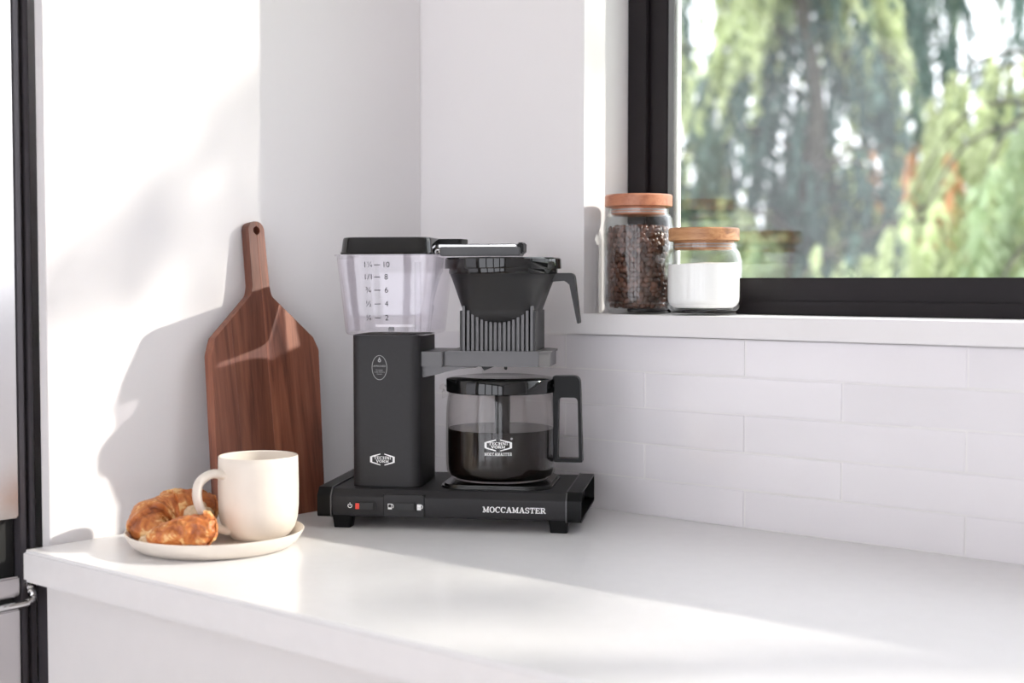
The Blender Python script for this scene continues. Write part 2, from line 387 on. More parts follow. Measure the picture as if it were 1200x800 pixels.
# ================================================================== FURNITURE
CT = box('countertop', .004, 3.1, -.659, -.001, ZC - .037, ZC, 'quartz', bev=.0035, seg=3)
tag(CT, 'thick white stone worktop running along the tiled wall', 'countertop')
cx = .0035
for k, wd in enumerate((.75, .75, .75, .75)):
    lab = ['white base cabinet under the worktop next to the refrigerator', 'white base cabinet second along from the refrigerator',
           'white base cabinet third along from the refrigerator', 'white base cabinet fourth along from the refrigerator'][k]
    c = thing('base_cabinet', (cx, -.3, 0), 0, lab, 'cabinet')
    box('body', 0, wd - .002, -.305, .299, .1, ZC - .0372, 'cabinet_paint', c, .001)
    box('frame', 0, wd - .002, -.3106, -.3049, .103, ZC - .0373, 'cabinet_paint', c)
    box('plinth', 0, wd - .002, -.25, .299, 0, .101, 'cabinet_paint', c)
    box('door', .0012, wd - .0035, -.3290, -.3105, .105, ZC - .0405, 'cabinet_paint', c, .0012)
    cx += wd

# refrigerator: front faces the room (+X), beside the end panel
FX = -.022
fr = thing('refrigerator', (FX - .35, -1.08, 0), 0, 'stainless steel refrigerator with dark edge trim beside the white end panel', 'refrigerator')
def fp(name, x0, x1, y0, y1, z0, z1, m, bev=.001, par=None):
    o = box(name, x0, x1, y0, y1, z0, z1, m, par or fr, bev)
    if not par: o.location = (-(FX - .35), 1.08, 0)
    return o
fp('body', FX - .7, FX - .05, -1.54, -.6235, .02, 1.82, 'steel_dark')
for y0, y1, xo in ((-.6305, -.6235, -.004), (-.637, -.6305, -.010), (-.6445, -.637, -.002)):
    fp('edge_trim', FX - .05, FX + xo, y0, y1, .02, 1.82, 'steel_dark', .0008)
fp('upper_door', FX - .05, FX, -1.54, -.6465, ZC + .032, 1.81, 'steel', .002)
fp('door_gap', FX - .05, FX - .014, -1.54, -.6465, ZC - .036, ZC + .032, 'void_black', 0)
fp('drawer_lip', FX - .05, FX, -1.54, -.6465, ZC - .060, ZC - .036, 'steel', .002)
dr = fp('drawer', FX - .05, FX, -1.54, -.6465, .12, ZC - .074, 'steel', .002)
fp('drawer_gap', FX - .05, FX - .016, -1.54, -.6465, ZC - .074, ZC - .060, 'void_black', 0)
fp('side_filler', FX - .005, .0028, -.622, -.610, .02, ZC - .0375, 'steel_dark', 0)
fp('kick_plate', FX - .05, FX - .03, -1.54, -.6465, 0, .118, 'void_black', 0)
loft('handle', tube_rings(spline([(FX - .004, -.6375, ZC - .046), (FX + .007, -.6375, ZC - .052), (FX + .014, -.643, ZC - .063), (FX + .016, -.70, ZC - .066), (FX + .016, -1.1, ZC - .066), (FX + .016, -1.45, ZC - .066), (FX - .004, -1.5, ZC - .066)], 60), .0042, 10), 'chrome', dr)

# ================================================================== COFFEE MACHINE
MO, MA = Vector((.2497, -.185, ZC)), R(31.65)
def m2w(x, y, z): return MO + Vector((x * cos(MA) - y * sin(MA), x * sin(MA) + y * cos(MA), z))
cm = thing('coffee_machine', MO, MA, 'black filter coffee machine with clear water tank standing on the worktop', 'coffee machine')
prof = rpoly([(-.086, .0145), (-.0865, .0395), (-.077, .0485), (.084, .0485), (.087, .044), (.087, .0145)], [.005, .004, .004, .003, .003, .004])
prism('base', prof, -.1475, .1445, YZ, 'black_matte', cm, .0006, 1)
for s in (-1, 1):
    bm = bmesh.new(); xi, xo = (.1445, .1635) if s > 0 else (-.1475, -.1655)
    def P_(o, dz=0): return rpoly([(-.088 + o, .0135 + o), (-.088 + o, .0405 - o * .4), (-.0785 + o * .6, .0500 - o), (.086 - o, .0500 - o), (.089 - o, .046 - o), (.089 - o, .0135 + o)], [.005, .004, .004, .003, .003, .004])
    out, inn = P_(0), P_(.0026)
    rings = [[(xi, a, b) for a, b in out], [(xo, a, b) for a, b in out], [(xo, a, b) for a, b in inn], [(xo - s * .014, a, b) for a, b in inn]]
    V = loft_bm(bm, rings, True, True)
    ec = from_bm('end_cap', bm, 'black_plastic', cm)
    prism('recess_panel', P_(.004), xo - s * .0135, xo - s * .0125, YZ, 'black_plastic', ec)
    # bright seam between body and cap
    seam = loft('seam', [[(xi - s * .0002, a, b) for a, b in P_(-.0004)], [(xi + s * .0014, a, b) for a, b in P_(-.0004)]], 'grey_satin', ec)
for sx in (-1, 1):
    for sy in (-1, 1):
        bm = bmesh.new(); cx_, cy_ = sx * .1355, sy * .072
        loft_bm(bm, [[(cx_ + a, cy_ + b, 0) for a, b in rrect(-.0105, .0105, -.0105, .0105, .003)], [(cx_ + a, cy_ + b, .016) for a, b in rrect(-.0125, .0125, -.0125, .0125, .003)]])
        from_bm('foot', bm, 'black_plastic', cm)
FY = -.0868
# switches
sp = prism('switch_panel', rrect(-.0806, -.0308, .0165, .0430, .0015), FY - .0006, FY + .004, XZ, 'black_matte', cm, .0003, 1)
for xx in (-.0812, -.0302): box('panel_gap', xx - .0006, xx + .0006, FY - .0002, FY + .003, .0155, .0435, 'black_plastic', sp)
def rocker(x0, x1, zc, h, name):
    o = prism(name, rrect(x0, x1, zc - h / 2, zc + h / 2, .0022), FY - .0012, FY + .002, XZ, 'void_black', cm, .0006, 2)
    return o
sw = rocker(-.1185, -.0915, .0285, .0105, 'power_switch')
prism('rocker', [(-.1165, FY - .001), (-.1165, FY - .0038), (-.105, FY - .0018), (-.0935, FY - .0028), (-.0935, FY - .001)], .0248, .0322, lambda a, b, d: (a, b, d), 'black_soft', sw, .0004, 1)
prism('indicator', rrect(-.1160, -.1112, .0249, .0321, .0003), FY - .0042, FY - .0012, XZ, 'red_plastic', sw)
sw2 = rocker(-.0672, -.0402, .0285, .0112, 'selector_switch')
prism('rocker', [(-.0655, FY - .001), (-.0655, FY - .0022), (-.0535, FY - .0018), (-.042, FY - .0040), (-.042, FY - .001)], .0245, .0325, lambda a, b, d: (a, b, d), 'black_soft', sw2, .0004, 1)
pr = lambda yy: (lambda a, b: (a, yy, b))
px = -.1238
tag(print_mesh('power_icon', arc(px, .0283, .0029, .0029, 125, 415, .0009, .0009, 18) + [vb(px, .0285, .0322, .0009)], pr(FY - .0006), 'print_white', cm), 'white power symbol')
def jug(x, z, full):
    P = [hb(x - .0028, x + .0022, z - .0022, .0028 if full else .0024), vb(x - .0025, z - .003, z + .003, .0007), vb(x + .0019, z - .003, z + .003, .0007), hb(x - .0028, x + .0022, z + .0032, .0008)]
    P += arc(x + .0022, z + .0005, .0024, .0028, -60, 90, .0008, .0008, 8)
    if full: P += [hb(x - .0026, x + .002, z + .001, .0032)]
    return P
print_mesh('jug_icon', jug(-.0728, .0284, False), pr(FY - .0009), 'print_white', sp)
print_mesh('jug_icon', jug(-.0362, .0284, True), pr(FY - .0009), 'print_white', sp)
tag(print_mesh('lettering', slab('MOCCAMASTER', .0428, .1205, .0242, .0312), pr(FY - .0004), 'print_white', cm), 'white slab serif lettering on the base')
# column
cr = rrect(-.1285, -.0415, -.0615, .045, .013, 7)
prism('column', cr, .048, .2385, XY, 'black_matte', cm)
prism('column_foot', rrect(-.1288, -.0412, -.0618, .0453, .0132, 7), .0475, .0500, XY, 'black_plastic', cm, .0006, 1)
print_mesh('emblem', emblem(-.0887, .083, .0315, .0150), pr(-.0619), 'print_white', cm)
bx_, bz_ = -.0920, .198
P = oval(bx_, bz_, .0098, .0155, .0007) + arc(bx_, bz_ + .0088, .0021, .0021, 0, 360, .0012, .0012, 16) + [[(bx_ - .0018, bz_ + .0095), (bx_ + .0018, bz_ + .0095), (bx_, bz_ + .0135)]]
P += text_polys('APPROVED', bx_, bz_ + .0018, .0032) + text_polys('European', bx_, bz_ - .0030, .0023) + text_polys('Coffee Brewing', bx_, bz_ - .0055, .0021) + text_polys('Centre', bx_, bz_ - .0080, .0023)
tag(print_mesh('approval_badge', P, pr(-.0619), 'print_grey', cm), 'grey oval approval mark')
# water tank
def tk(z, o=0):
    t = (z - .238) / .1
    return rrect(-.1345 - .0105 * t + o, -.0275 + .0095 * t - o, -.0735 - .006 * t + o, .045 + .008 * t - o, .013 - o * .6, 6)
def tring(z, o=0): return [(a, b, z) for a, b in tk(z, o)]
bm = bmesh.new()
zs = [.2385, .2400, .2425, .27, .30, .33, .3365]; off = [.004, .0014, 0, 0, 0, 0, 0]
rings = [tring(z, o) for z, o in zip(zs, off)]
rings += [tring(.3365, -.0022), tring(.3385, -.0022), tring(.3385, .0026)] + [tring(z, .0026) for z in (.33, .30, .27, .2455, .2440)]
loft_bm(bm, rings, True, True)
tank = from_bm('water_tank', bm, 'tank_plastic', cm); tag(tank, 'clear plastic water tank with printed scale')
def tf(a, b):       # front face of the tank
    return (a, -.0735 - .006 * ((b - .238) / .1) - .0004, b)
P = []
for (l, r_), tz in zip((('1\u00bc', '10'), ('1/1', '8'), ('\u00be', '6'), ('\u00bd', '4'), ('\u00bc', '2')), (.3258, .3107, .2945, .2775, .2602)):
    P += text_polys(l, -.1015, tz, .0098) + text_polys(r_, -.0790, tz, .0098) + [hb(-.0943, -.0867, tz, .0009)]
print_mesh('scale_marks', P, tf, 'print_ink', tank)
loft('riser_tube', [ring(.0045, z, 16, -.052, -.02) for z in (.2442, .33)], 'tank_plastic', tank, False, False)
prism('float', rrect(-.100, -.050, -.052, -.044, .0035), .2485, .2515, XY, 'print_white', tank, .0008, 1)
prism('tank_valve', rpoly([(-.086, .2440), (-.080, .2440), (-.081, .2482), (-.085, .2482)], .0008), -.04, -.03, XZ, 'black_soft', tank)
# tank lid
lidr = lambda z, o: [(a, b, z) for a, b in rrect(-.1405 + o, -.0235 - o, -.0755 + o, .049 - o, .014, 6)]
tl = loft('tank_lid', [lidr(.3388, 0), lidr(.3405, -.0006), lidr(.3425, .0006), lidr(.3570, .0022), lidr(.3592, .0030), lidr(.3602, .0050), lidr(.3594, .010)], 'black_gloss', cm)
prism('hinge_tab', rpoly([(-.06, -.012), (.002, -.012), (.006, .02), (-.06, .03)], .004), .3525, .3592, XY, 'black_plastic', tl, .001, 2)
# outlet arm
oa = box('outlet_arm', -.0185, .0832, -.047, -.012, .3372, .3480, 'arm_grey', cm, .0012)
prism('arm_plate', rpoly([(-.040, -.040), (-.02, -.043), (.079, -.043), (.079, -.016), (-.040, -.016)], .002), .3486, .3508, XY, 'chrome', oa, .001, 2)
box('arm_cover', -.03, .079, -.0425, -.0165, .3509, .3518, 'black_gloss', oa, .0004)
box('arm_end', .079, .0868, -.0445, -.0145, .3400, .3535, 'black_plastic', oa, .0015)
loft('water_pipe', tube_rings([(-.046, -.03, .3455), (-.03, -.03, .3455), (-.012, -.03, .3440)], .0052, 14), 'chrome', oa)
# basket bracket
br = prism('basket_bracket', rpoly([(-.044, -.042), (.1065, -.047), (.1185, -.033), (.1185, .033), (.1065, .047), (-.044, .042)], [.002, .003, .004, .004, .003, .002]), .1995, .2175, XY, 'grey_satin', cm, .0010, 2)
prism('bracket_rim', rpoly([(-.010, -.0485), (.1070, -.0485), (.1205, -.034), (.1205, .034), (.1070, .0485), (-.010, .0485)], [.002, .003, .004, .004, .003, .002]), .2165, .2190, XY, 'grey_satin', br, .0008, 2)
prism('arm_block', rpoly([(-.0462, -.049), (-.0140, -.049), (-.0140, .047), (-.0462, .047)], .002), .1990, .2178, XY, 'grey_satin', br, .0010, 2)
prism('lower_wedge', rpoly([(-.0445, .2000), (-.0410, .1850), (-.020, .1895), (-.012, .1920), (.008, .1965), (.045, .1996)], .0008), -.044, .040, XZ, 'grey_satin', br, .0008, 1)
prism('drip_lever', rpoly([(.028, .1998), (.050, .1998), (.033, .1928)], .001), -.02, .012, XZ, 'black_soft', br, .0006, 1)
lathe('drip_nozzle', [(.0016, .2), (.0022, .197), (.0012, .195)], 'black_soft', br, 12, .063, -.034)
# hot plate
hp = prism('hot_plate', rrect(-.0175, .1230, -.0695, .072, .030, 8), .0483, .0512, XY, 'hot_plate', cm, .0010, 2)
prism('hot_plate_rim', rrect(-.0145, .1200, -.0665, .069, .029, 8), .0510, .0535, XY, 'hot_plate', hp, .0010, 2)

# ================================================================== FILTER BASKET (lifts off the bracket)
bk = thing('filter_basket', m2w(.0545, 0, .2185), MA, 'black ribbed filter basket with handle and glossy lid seated on the grey bracket', 'filter basket')
B0 = .2185
def bz(z): return z - B0
# cross-section: round at the rim, squarer towards the housing
secs = [(.2195, .0465, 5.5), (.2450, .0465, 5.5), (.2560, .0467, 5), (.2640, .0472, 4.6), (.2700, .0484, 4.2), (.2760, .0508, 3.8), (.2840, .0542, 3.2), (.2930, .0582, 2.6), (.3020, .0622, 2.2), (.3100, .0657, 2.0), (.3135, .0672, 2.0), (.3155, .0680, 2.0)]
def fdep(z): return .0400 if z < .252 else min(.0400 + (z - .252) * .62, 1)
def sec(z, h, p, n=96):
    out = []
    d = h if z > .2845 else min(h, fdep(z) if z < .2760 else fdep(.276) + (h - fdep(.276)) * 0 + (z - .276) / .0085 * (h - fdep(.276)))
    for i in range(n):
        t = 2 * pi * i / n; c, s_ = cos(t), sin(t)
        out.append((h * math.copysign(abs(c) ** (2 / p), c), d * math.copysign(abs(s_) ** (2 / p), s_), z - B0))
    return out
zz_ = [secs[0][0] + (secs[-1][0] - secs[0][0]) * k / 40 for k in range(41)]
def lerp_sec(z):
    for (z0, h0, p0), (z1, h1, p1) in zip(secs, secs[1:]):
        if z <= z1 + 1e-9: u = (z - z0) / (z1 - z0); return h0 + (h1 - h0) * u, p0 + (p1 - p0) * u
rings = [sec(z, *lerp_sec(z)) for z in zz_]
loft('cone', rings + [ring(.0655, bz(.3155), 96), ring(.055, bz(.29), 96), ring(.03, bz(.24), 96)], 'black_soft', bk)
nr, YR = 16, -.0455
for i in range(nr):
    u = -1 + 2 * i / (nr - 1); xr = u * .0428; zt = .2545 + .0205 * abs(u) ** 2.2
    prism('rib', [(xr - .0017, YR), (xr + .0017, YR), (xr + .0017, -.037), (xr - .0017, -.037)], bz(.2188), bz(zt), XY, 'grey_satin', bk, .0004, 1)
for sx in (-1, 1):
    prism('side_plate', [(sx * .0475, -.0455), (sx * .0475, .0425), (sx * .0450, .0425), (sx * .0450, -.0455)], bz(.2187), bz(.2690), XY, 'black_soft', bk, .0006, 1)
lathe('rim', [(.0655, bz(.3150)), (.0688, bz(.3150)), (.0692, bz(.3162)), (.0692, bz(.3215)), (.0650, bz(.3225))], 'black_gloss', bk, 72)
lathe('basket_lid', [(.0705, bz(.3212)), (.0738, bz(.3212)), (.0742, bz(.3225)), (.0738, bz(.3335)), (.0720, bz(.3352)), (.062, bz(.3356)), (.060, bz(.3345)), (.0, bz(.3345))], 'black_gloss', bk, 72)
hpoly = rpoly([(.060, bz(.3160)), (.0915, bz(.3160)), (.0990, bz(.2530)), (.0955, bz(.2520)), (.0845, bz(.3065)), (.062, bz(.3050))], [0, .006, .0012, .0012, .006, 0])
prism('handle', hpoly, -.009, .009, XZ, 'black_soft', bk, .0016, 2)

# ================================================================== CARAFE
CX, CY = .0520, -.001
ca = thing('coffee_carafe', m2w(CX, CY, .0536), MA, 'glass carafe half full of black coffee with black lid and handle on the hot plate', 'carafe')
c0 = .0536
gp = [(0, .0545), (.056, .0545), (.0625, .0560), (.0672, .0602), (.0697, .0665), (.0706, .076), (.0708, .100), (.0706, .125), (.0700, .145), (.0686, .157), (.0662, .166), (.0650, .172)]
bm = bmesh.new(); outer = []
def spouted(r, z, n=72):
    pts = []
    for i in range(n):
        a = 2 * pi * i / n; d = abs((a - pi + pi) % (2 * pi) - pi); rr = r
        if z > .158: rr += .0085 * ((z - .158) / .014) ** 1.5 * math.exp(-(d / .16) ** 2)
        pts.append((rr * cos(a), rr * sin(a), z - c0))
    return pts
rings = [spouted(max(r, .0005), z) for r, z in gp] + [spouted(.0640, .173)] + [spouted(max(r - .0022, .0005), z + (.002 if z < .06 else 0)) for r, z in gp[::-1]]
loft_bm(bm, rings, True, True); gl = from_bm('glass', bm, 'carafe_glass', ca); tag(gl, 'clear glass bowl with a small spout')
spt = loft('spout', tube_rings(spline([(-.068, 0, .158 - c0), (-.0700, 0, .164 - c0), (-.0735, 0, .168 - c0), (-.0760, 0, .1690 - c0), (-.0772, 0, .1665 - c0)], 14), lambda t: .0045 * (1 - .6 * t), 12, 2.0, (0, 1, 0)), 'carafe_glass', gl)
lv = .1190
cp = [(0, .0572)] + [(r - .0030, max(z, .0574)) for r, z in gp[1:] if z < lv - .003] + [(.0677, lv - .001), (.0668, lv), (0, lv)]
tag(lathe('coffee', [(r, z - c0) for r, z in cp], 'coffee', ca, 72), 'black coffee filling the lower half')
cl = lathe('lid', [(.064, .166), (.0690, .1655), (.0700, .1665), (.0702, .1812), (.0694, .1826), (.064, .1838), (.045, .1858), (.042, .1852), (.020, .1840), (0, .1838)], 'black_gloss', ca, 72)
for v in cl.data.vertices: v.co.z -= c0
loft('mixing_tube', [ring(r, z - c0, 20, .002, -.002) for r, z in ((.0102, .168), (.0098, .14), (.0085, .064))], 'coffee_tube', cl)
bm = bmesh.new()
OUT = rpoly([(.0670, .1860), (.1015, .1868), (.1050, .0770), (.0690, .0770)], [.002, .009, .0015, .0015], 6)
INN = rpoly([(.0745, .1590), (.0988, .1590), (.1005, .0815), (.0735, .0815)], [.005, .005, .0015, .0015], 6)
def hring(pts, d): return [(a, d, b - c0) for a, b in pts]
n_ = len(OUT)
assert len(INN) == n_
VV = [[bm.verts.new(p) for p in hring(q, d)] for q, d in ((OUT, -.0085), (OUT, .0085), (INN, .0085), (INN, -.0085))]
for i in range(4):
    A_, B_ = VV[i], VV[(i + 1) % 4]
    for j in range(n_): bm.faces.new((A_[j], A_[(j + 1) % n_], B_[(j + 1) % n_], B_[j]))
bmesh.ops.bevel(bm, geom=[e for e in bm.edges if e.calc_face_angle(0) > .8], offset=.0012, segments=2, affect='EDGES', clamp_overlap=True)
from_bm('handle', bm, 'black_plastic', ca)
AC = R(-96 + 12)
def cyl(a, b):
    t = AC + a / .0708; return (.0712 * cos(t), .0712 * sin(t), b - c0)
print_mesh('emblem', emblem(0, .1045, .0340, .0145, True) + oval(.0165, .1125, .0012, .0012, .0005, 10), cyl, 'print_white', ca)

# ================================================================== PLATE, MUG, CROISSANT
PC = Vector((.155, -.503, ZC))
pl = lathe('plate', [(0, 0), (.080, 0), (.0865, .0012), (.0935, .0065), (.0985, .0130), (.1015, .0185), (.1018, .0196), (.1006, .0200), (.0993, .0192), (.0950, .0130), (.0895, .0078), (.082, .0056), (0, .0052)], 'ceramic_cream', n=96, loc=PC)
tag(pl, 'round cream ceramic plate under the mug and croissant', 'plate')
MC = Vector((.174, -.4545, ZC + .0050))
mg = thing('mug', MC, R(40.2), 'cream ceramic mug standing on the plate', 'mug')
H_ = .0975
mp_ = [(0, .0010), (.024, .0010), (.0275, 0), (.030, .0005), (.0365, .0060), (.0420, .0140), (.0452, .0250), (.0464, .038), (.0467, .060), (.0463, .085), (.0460, H_ - .001), (.0452, H_), (.0436, H_ - .001), (.0432, .085), (.0435, .06), (.0430, .038), (.0415, .025), (.036, .013), (.025, .006), (0, .005)]
lathe('body', mp_, 'ceramic_cream', mg, 96)
# handle: leaves the side towards the refrigerator, turned a little to the room
ha = R(180 + 36)
def hp3(r, z): return (r * cos(ha), r * sin(ha), z)
hpath = spline([hp3(.043, .0775), hp3(.0580, .0800), hp3(.0720, .0730), hp3(.0765, .0600), hp3(.0735, .0440), hp3(.0630, .0270), hp3(.0500, .0165), hp3(.0400, .0130)], 40)
loft('handle', tube_rings(hpath, lambda t: .0082 + .0020 * (2 * t - 1) ** 4, 18, .58, (-sin(ha), cos(ha), 0)), 'ceramic_cream', mg)

RT = Vector((cos(R(40.2)), sin(R(40.2)), 0)); FWD = Vector((-sin(R(40.2)), cos(R(40.2)), 0))
def pastry_obj(name, path, rad, flat, seed, bands, parent, n=110, m=64, tilt=0, up=(0, 0, 1), amp=1.0):
    """rolled dough: rings along a path, stepped into overlapping rolled bands with flaky noise"""
    P = spline(path, n); upv = Vector(up); verts = []; faces = []; lay = []
    for i, p in enumerate(P):
        t = i / (n - 1); d = (P[min(i + 1, n - 1)] - P[max(i - 1, 0)]).normalized(); a = (upv - d * upv.dot(d)).normalized(); b = d.cross(a)
        for j in range(m):
            th = 2 * pi * j / m
            u = (t * bands + .06 * sin(th * 2 + seed) + th / (2 * pi) * .18); fr_ = u - math.floor(u)
            step = (1 - fr_) ** 1.6                       # proud leading edge of every band, falling to the next
            fl = noise.noise(Vector((t * 9 + seed, cos(th) * 1.6, sin(th) * 1.6)))
            ln = sin((t * bands * 4.2 + 1.2 * sin(th + seed) + fl * 2.2) * 2 * pi)
            rr = rad(t) * (1 + amp * (.15 * step - .08 + .08 * fl + .014 * ln))
            q = p + a * (rr * cos(th) * flat) + b * (rr * sin(th))
            q += Vector((noise.noise(q * 220 + Vector((seed, 0, 0))), noise.noise(q * 220 + Vector((0, seed, 0))), noise.noise(q * 220))) * .0009 * amp
            q.z = max(q.z, 0); verts.append(tuple(q)); lay.append(.45 * step + .30 * (ln * .5 + .5) + .45 * fl)
    for i in range(n - 1):
        for j in range(m):
            k = (j + 1) % m; faces.append((i * m + j, i * m + k, (i + 1) * m + k, (i + 1) * m + j))
    faces.append(tuple(range(m))[::-1]); faces.append(tuple((n - 1) * m + j for j in range(m)))
    me = bpy.data.meshes.new(name); me.from_pydata(verts, [], faces)
    at = me.attributes.new('layer', 'FLOAT', 'POINT'); at.data.foreach_set('value', lay); finish(me, 60)
    return link(name, me, 'pastry', parent)
def crumb_obj(name, c, r, seed, parent, squash=(1, 1, 1)):
    bm = bmesh.new(); bmesh.ops.create_icosphere(bm, subdivisions=4, radius=1)
    for v in bm.verts:
        d = v.co.copy(); k = 1 + .22 * noise.noise(d * 2.2 + Vector((seed, 0, 0))) + .12 * noise.noise(d * 6 + Vector((0, seed, 0))) + .05 * noise.noise(d * 15)
        q = Vector(c) + (RT * d.x * squash[0] + FWD * d.y * squash[1] + Vector((0, 0, 1)) * d.z * squash[2]) * r * k
        q.z = max(q.z, .0004); v.co = q
    return from_bm(name, bm, 'crumb', parent, 60)
def L(r, f, z): return tuple(RT * r + FWD * f + Vector((0, 0, z)))
# torn half, lying behind: rolled tip at the refrigerator side, thick torn middle beside the mug
cA = thing('croissant', PC + RT * -.034 + FWD * .016 + Vector((0, 0, .0058)), 0, 'large torn half of a croissant with rolled tip, behind the flaky piece', 'croissant')
pastry_obj('crust', [L(-.018, -.038, .012), L(-.034, -.030, .014), L(-.040, -.012, .018), L(-.030, .004, .023), L(-.010, .014, .027), L(.008, .022, .029), L(.017, .032, .026)],
           lambda t: .007 + .0195 * min(1, t / .35) ** .7 + .003 * sin(t * 3.0) - (.012 * (max(0, t - .7) / .3) ** 2), 1.0, 3.1, 3.3, cA)
crumb_obj('crumb', L(.008, -.002, .023), .0205, 1.3, cA, (1.05, .9, .95))
cB = thing('croissant_piece', PC + RT * -.030 + FWD * -.045 + Vector((0, 0, .0058)), 0, 'small flaky croissant piece lying at the front of the plate', 'croissant')
pastry_obj('crust', [L(-.034, -.004, .010), L(-.018, -.002, .015), L(.004, 0, .020), L(.026, .002, .020), L(.041, .006, .017)],
           lambda t: .008 + .0135 * sin(min(1, t * 1.25) * pi / 2) - .0175 * (max(0, t - .72) / .28) ** 2.2, .95, 7.7, 1.05, cB, amp=1.5)
crumb_obj('crumb', L(-.033, -.001, .008), .0100, 5.2, cB, (1.3, .9, .75))

# ================================================================== CUTTING BOARD (leans on the end panel)
th_ = R(6.9)
bd = empty('cutting_board', (.0625, -.2512, ZC)); bd.rotation_euler = (0, -th_, 0)
tag(bd, 'dark walnut paddle cutting board leaning on the wall behind the mug', 'cutting board')
TB = .0145
outl = rpoly([(.001, 0), (.0140, .2150), (.0060, .2320), (-.0595, .2880), (-.0615, .300), (-.0628, .3860), (-.0880, .3870), (-.0895, .302), (-.0930, .290), (-.1560, .2360), (-.1640, .2150), (-.1730, 0)],
             [.003, .010, .008, .010, .02, .011, .011, .02, .012, .008, .010, .003], 6)
def clip(poly, s0, keep_greater):
    out = []; n = len(poly)
    for i in range(n):
        p, q = poly[i], poly[(i + 1) % n]; ip = (p[0] >= s0) == keep_greater or p[0] == s0; iq = (q[0] >= s0) == keep_greater or q[0] == s0
        if ip: out.append(p)
        if ip != iq:
            t = (s0 - p[0]) / (q[0] - p[0]); out.append((s0, p[1] + t * (q[1] - p[1])))
    return out
J1, J2, HZ, HR = -.0752, -.1290, .3745, .0058
right = clip(outl, J1, True); rest = clip(outl, J1, False); mid = clip(rest, J2, True); left = clip(rest, J2, False)
def notch(poly, side):
    """half of the hanging hole where the joint passes through it"""
    out = []; n = len(poly)
    for i in range(n):
        p, q = poly[i], poly[(i + 1) % n]; out.append(p)
        if abs(p[0] - J1) < 1e-6 and abs(q[0] - J1) < 1e-6 and abs(p[1] - q[1]) > .1:
            up = q[1] > p[1]
            for k in range(13):
                a = -pi / 2 + pi * k / 12; a = a if up else -a
                out.append((J1 + side * HR * cos(a), HZ + HR * sin(a)))
    return out
right, mid = notch(right, 1), notch(mid, -1)
for pg in (left, mid, right):
    prism('stave', pg, -TB, 0, lambda a, b, d: (d, a, b), 'walnut', bd, .00035, 1)

# ================================================================== JARS ON THE SILL
def jar(name, loc, label, Rj, zs_, lidm, Rl):
    """zs_ = (height of shoulder, neck top, lid bottom, lid top)"""
    j = thing(name, loc, 0, label, 'jar'); sh, nk, lb, lt = zs_
    rb, rn = Rj * .83, Rj * .86
    o = [(0, .0004), (rb, 0), (rb + .001, .0015), (rb + .001, .0055), (Rj * .93, .0090), (Rj - .001, .0135), (Rj, .019), (Rj, sh - .010), (Rj - .001, sh - .005), (Rj * .96, sh - .0005), (rn + .002, sh + .0035), (rn, sh + .0055), (rn, nk)]
    i_ = [(r - .0026, z + (.0075 if z < .012 else 0)) for r, z in o[::-1] if r > 0] + [(0, .0085)]
    g = lathe('glass', o + i_, 'jar_glass', j, 80, caps=(True, True))
    ld = lathe('lid', [(0, lb), (Rl - .002, lb), (Rl, lb + .0012), (Rl, lt - .0018), (Rl - .0016, lt), (0, lt)], lidm, j, 80)
    lathe('plug', [(0, lb + .0002), (rn - .004, lb + .0002), (rn - .004, lb - .010), (rn - .006, lb - .011), (0, lb - .011)][::-1], lidm, ld, 64)
    for q in (.0035, .0068): lathe('seal', [(rn - .005, lb - q - .0012), (rn - .0028, lb - q - .0010), (rn - .0028, lb - q + .0004), (rn - .005, lb - q + .0006)], 'gasket', ld, 64)
    return j
J1p = Vector((.369, .038, ZC + .262)); J2p = Vector((.4745, .034, ZC + .262))
RJ1, RJ2 = .0470, .0495
jar('storage_jar', J1p, 'tall glass jar of coffee beans with reddish wooden lid on the sill', RJ1, (.128, .140, .1425, .1590), 'cherry', .0452)
jar('storage_jar', J2p, 'short glass jar of white sugar with brown wooden lid on the sill', RJ2, (.080, .0925, .0950, .1120), 'acacia', .0455)
# sugar
ri = RJ2 - .0034
bm = bmesh.new(); rings = [ring(max(r, .0005), z, 64) for r, z in ((.0005, .0092), (ri * .82, .0094), (ri * .93, .013), (ri - .0008, .0175), (ri, .022))]
top = .0660
rings.append([(ri * cos(2 * pi * k / 64), ri * sin(2 * pi * k / 64), top + .0012 * cos(2 * pi * k / 64 - .6) + .0004 * sin(6 * pi * k / 64)) for k in range(64)])
for f_ in (.7, .35, .01): rings.append([(ri * f_ * cos(2 * pi * k / 64), ri * f_ * sin(2 * pi * k / 64), top + .0012 * f_ * cos(2 * pi * k / 64 - .6) + .0022 * (1 - f_)) for k in range(64)])
loft_bm(bm, rings); su = from_bm('sugar', bm, 'sugar'); su.location = J2p
tag(su, 'white sugar filling the short glass jar', 'sugar', kind='stuff')
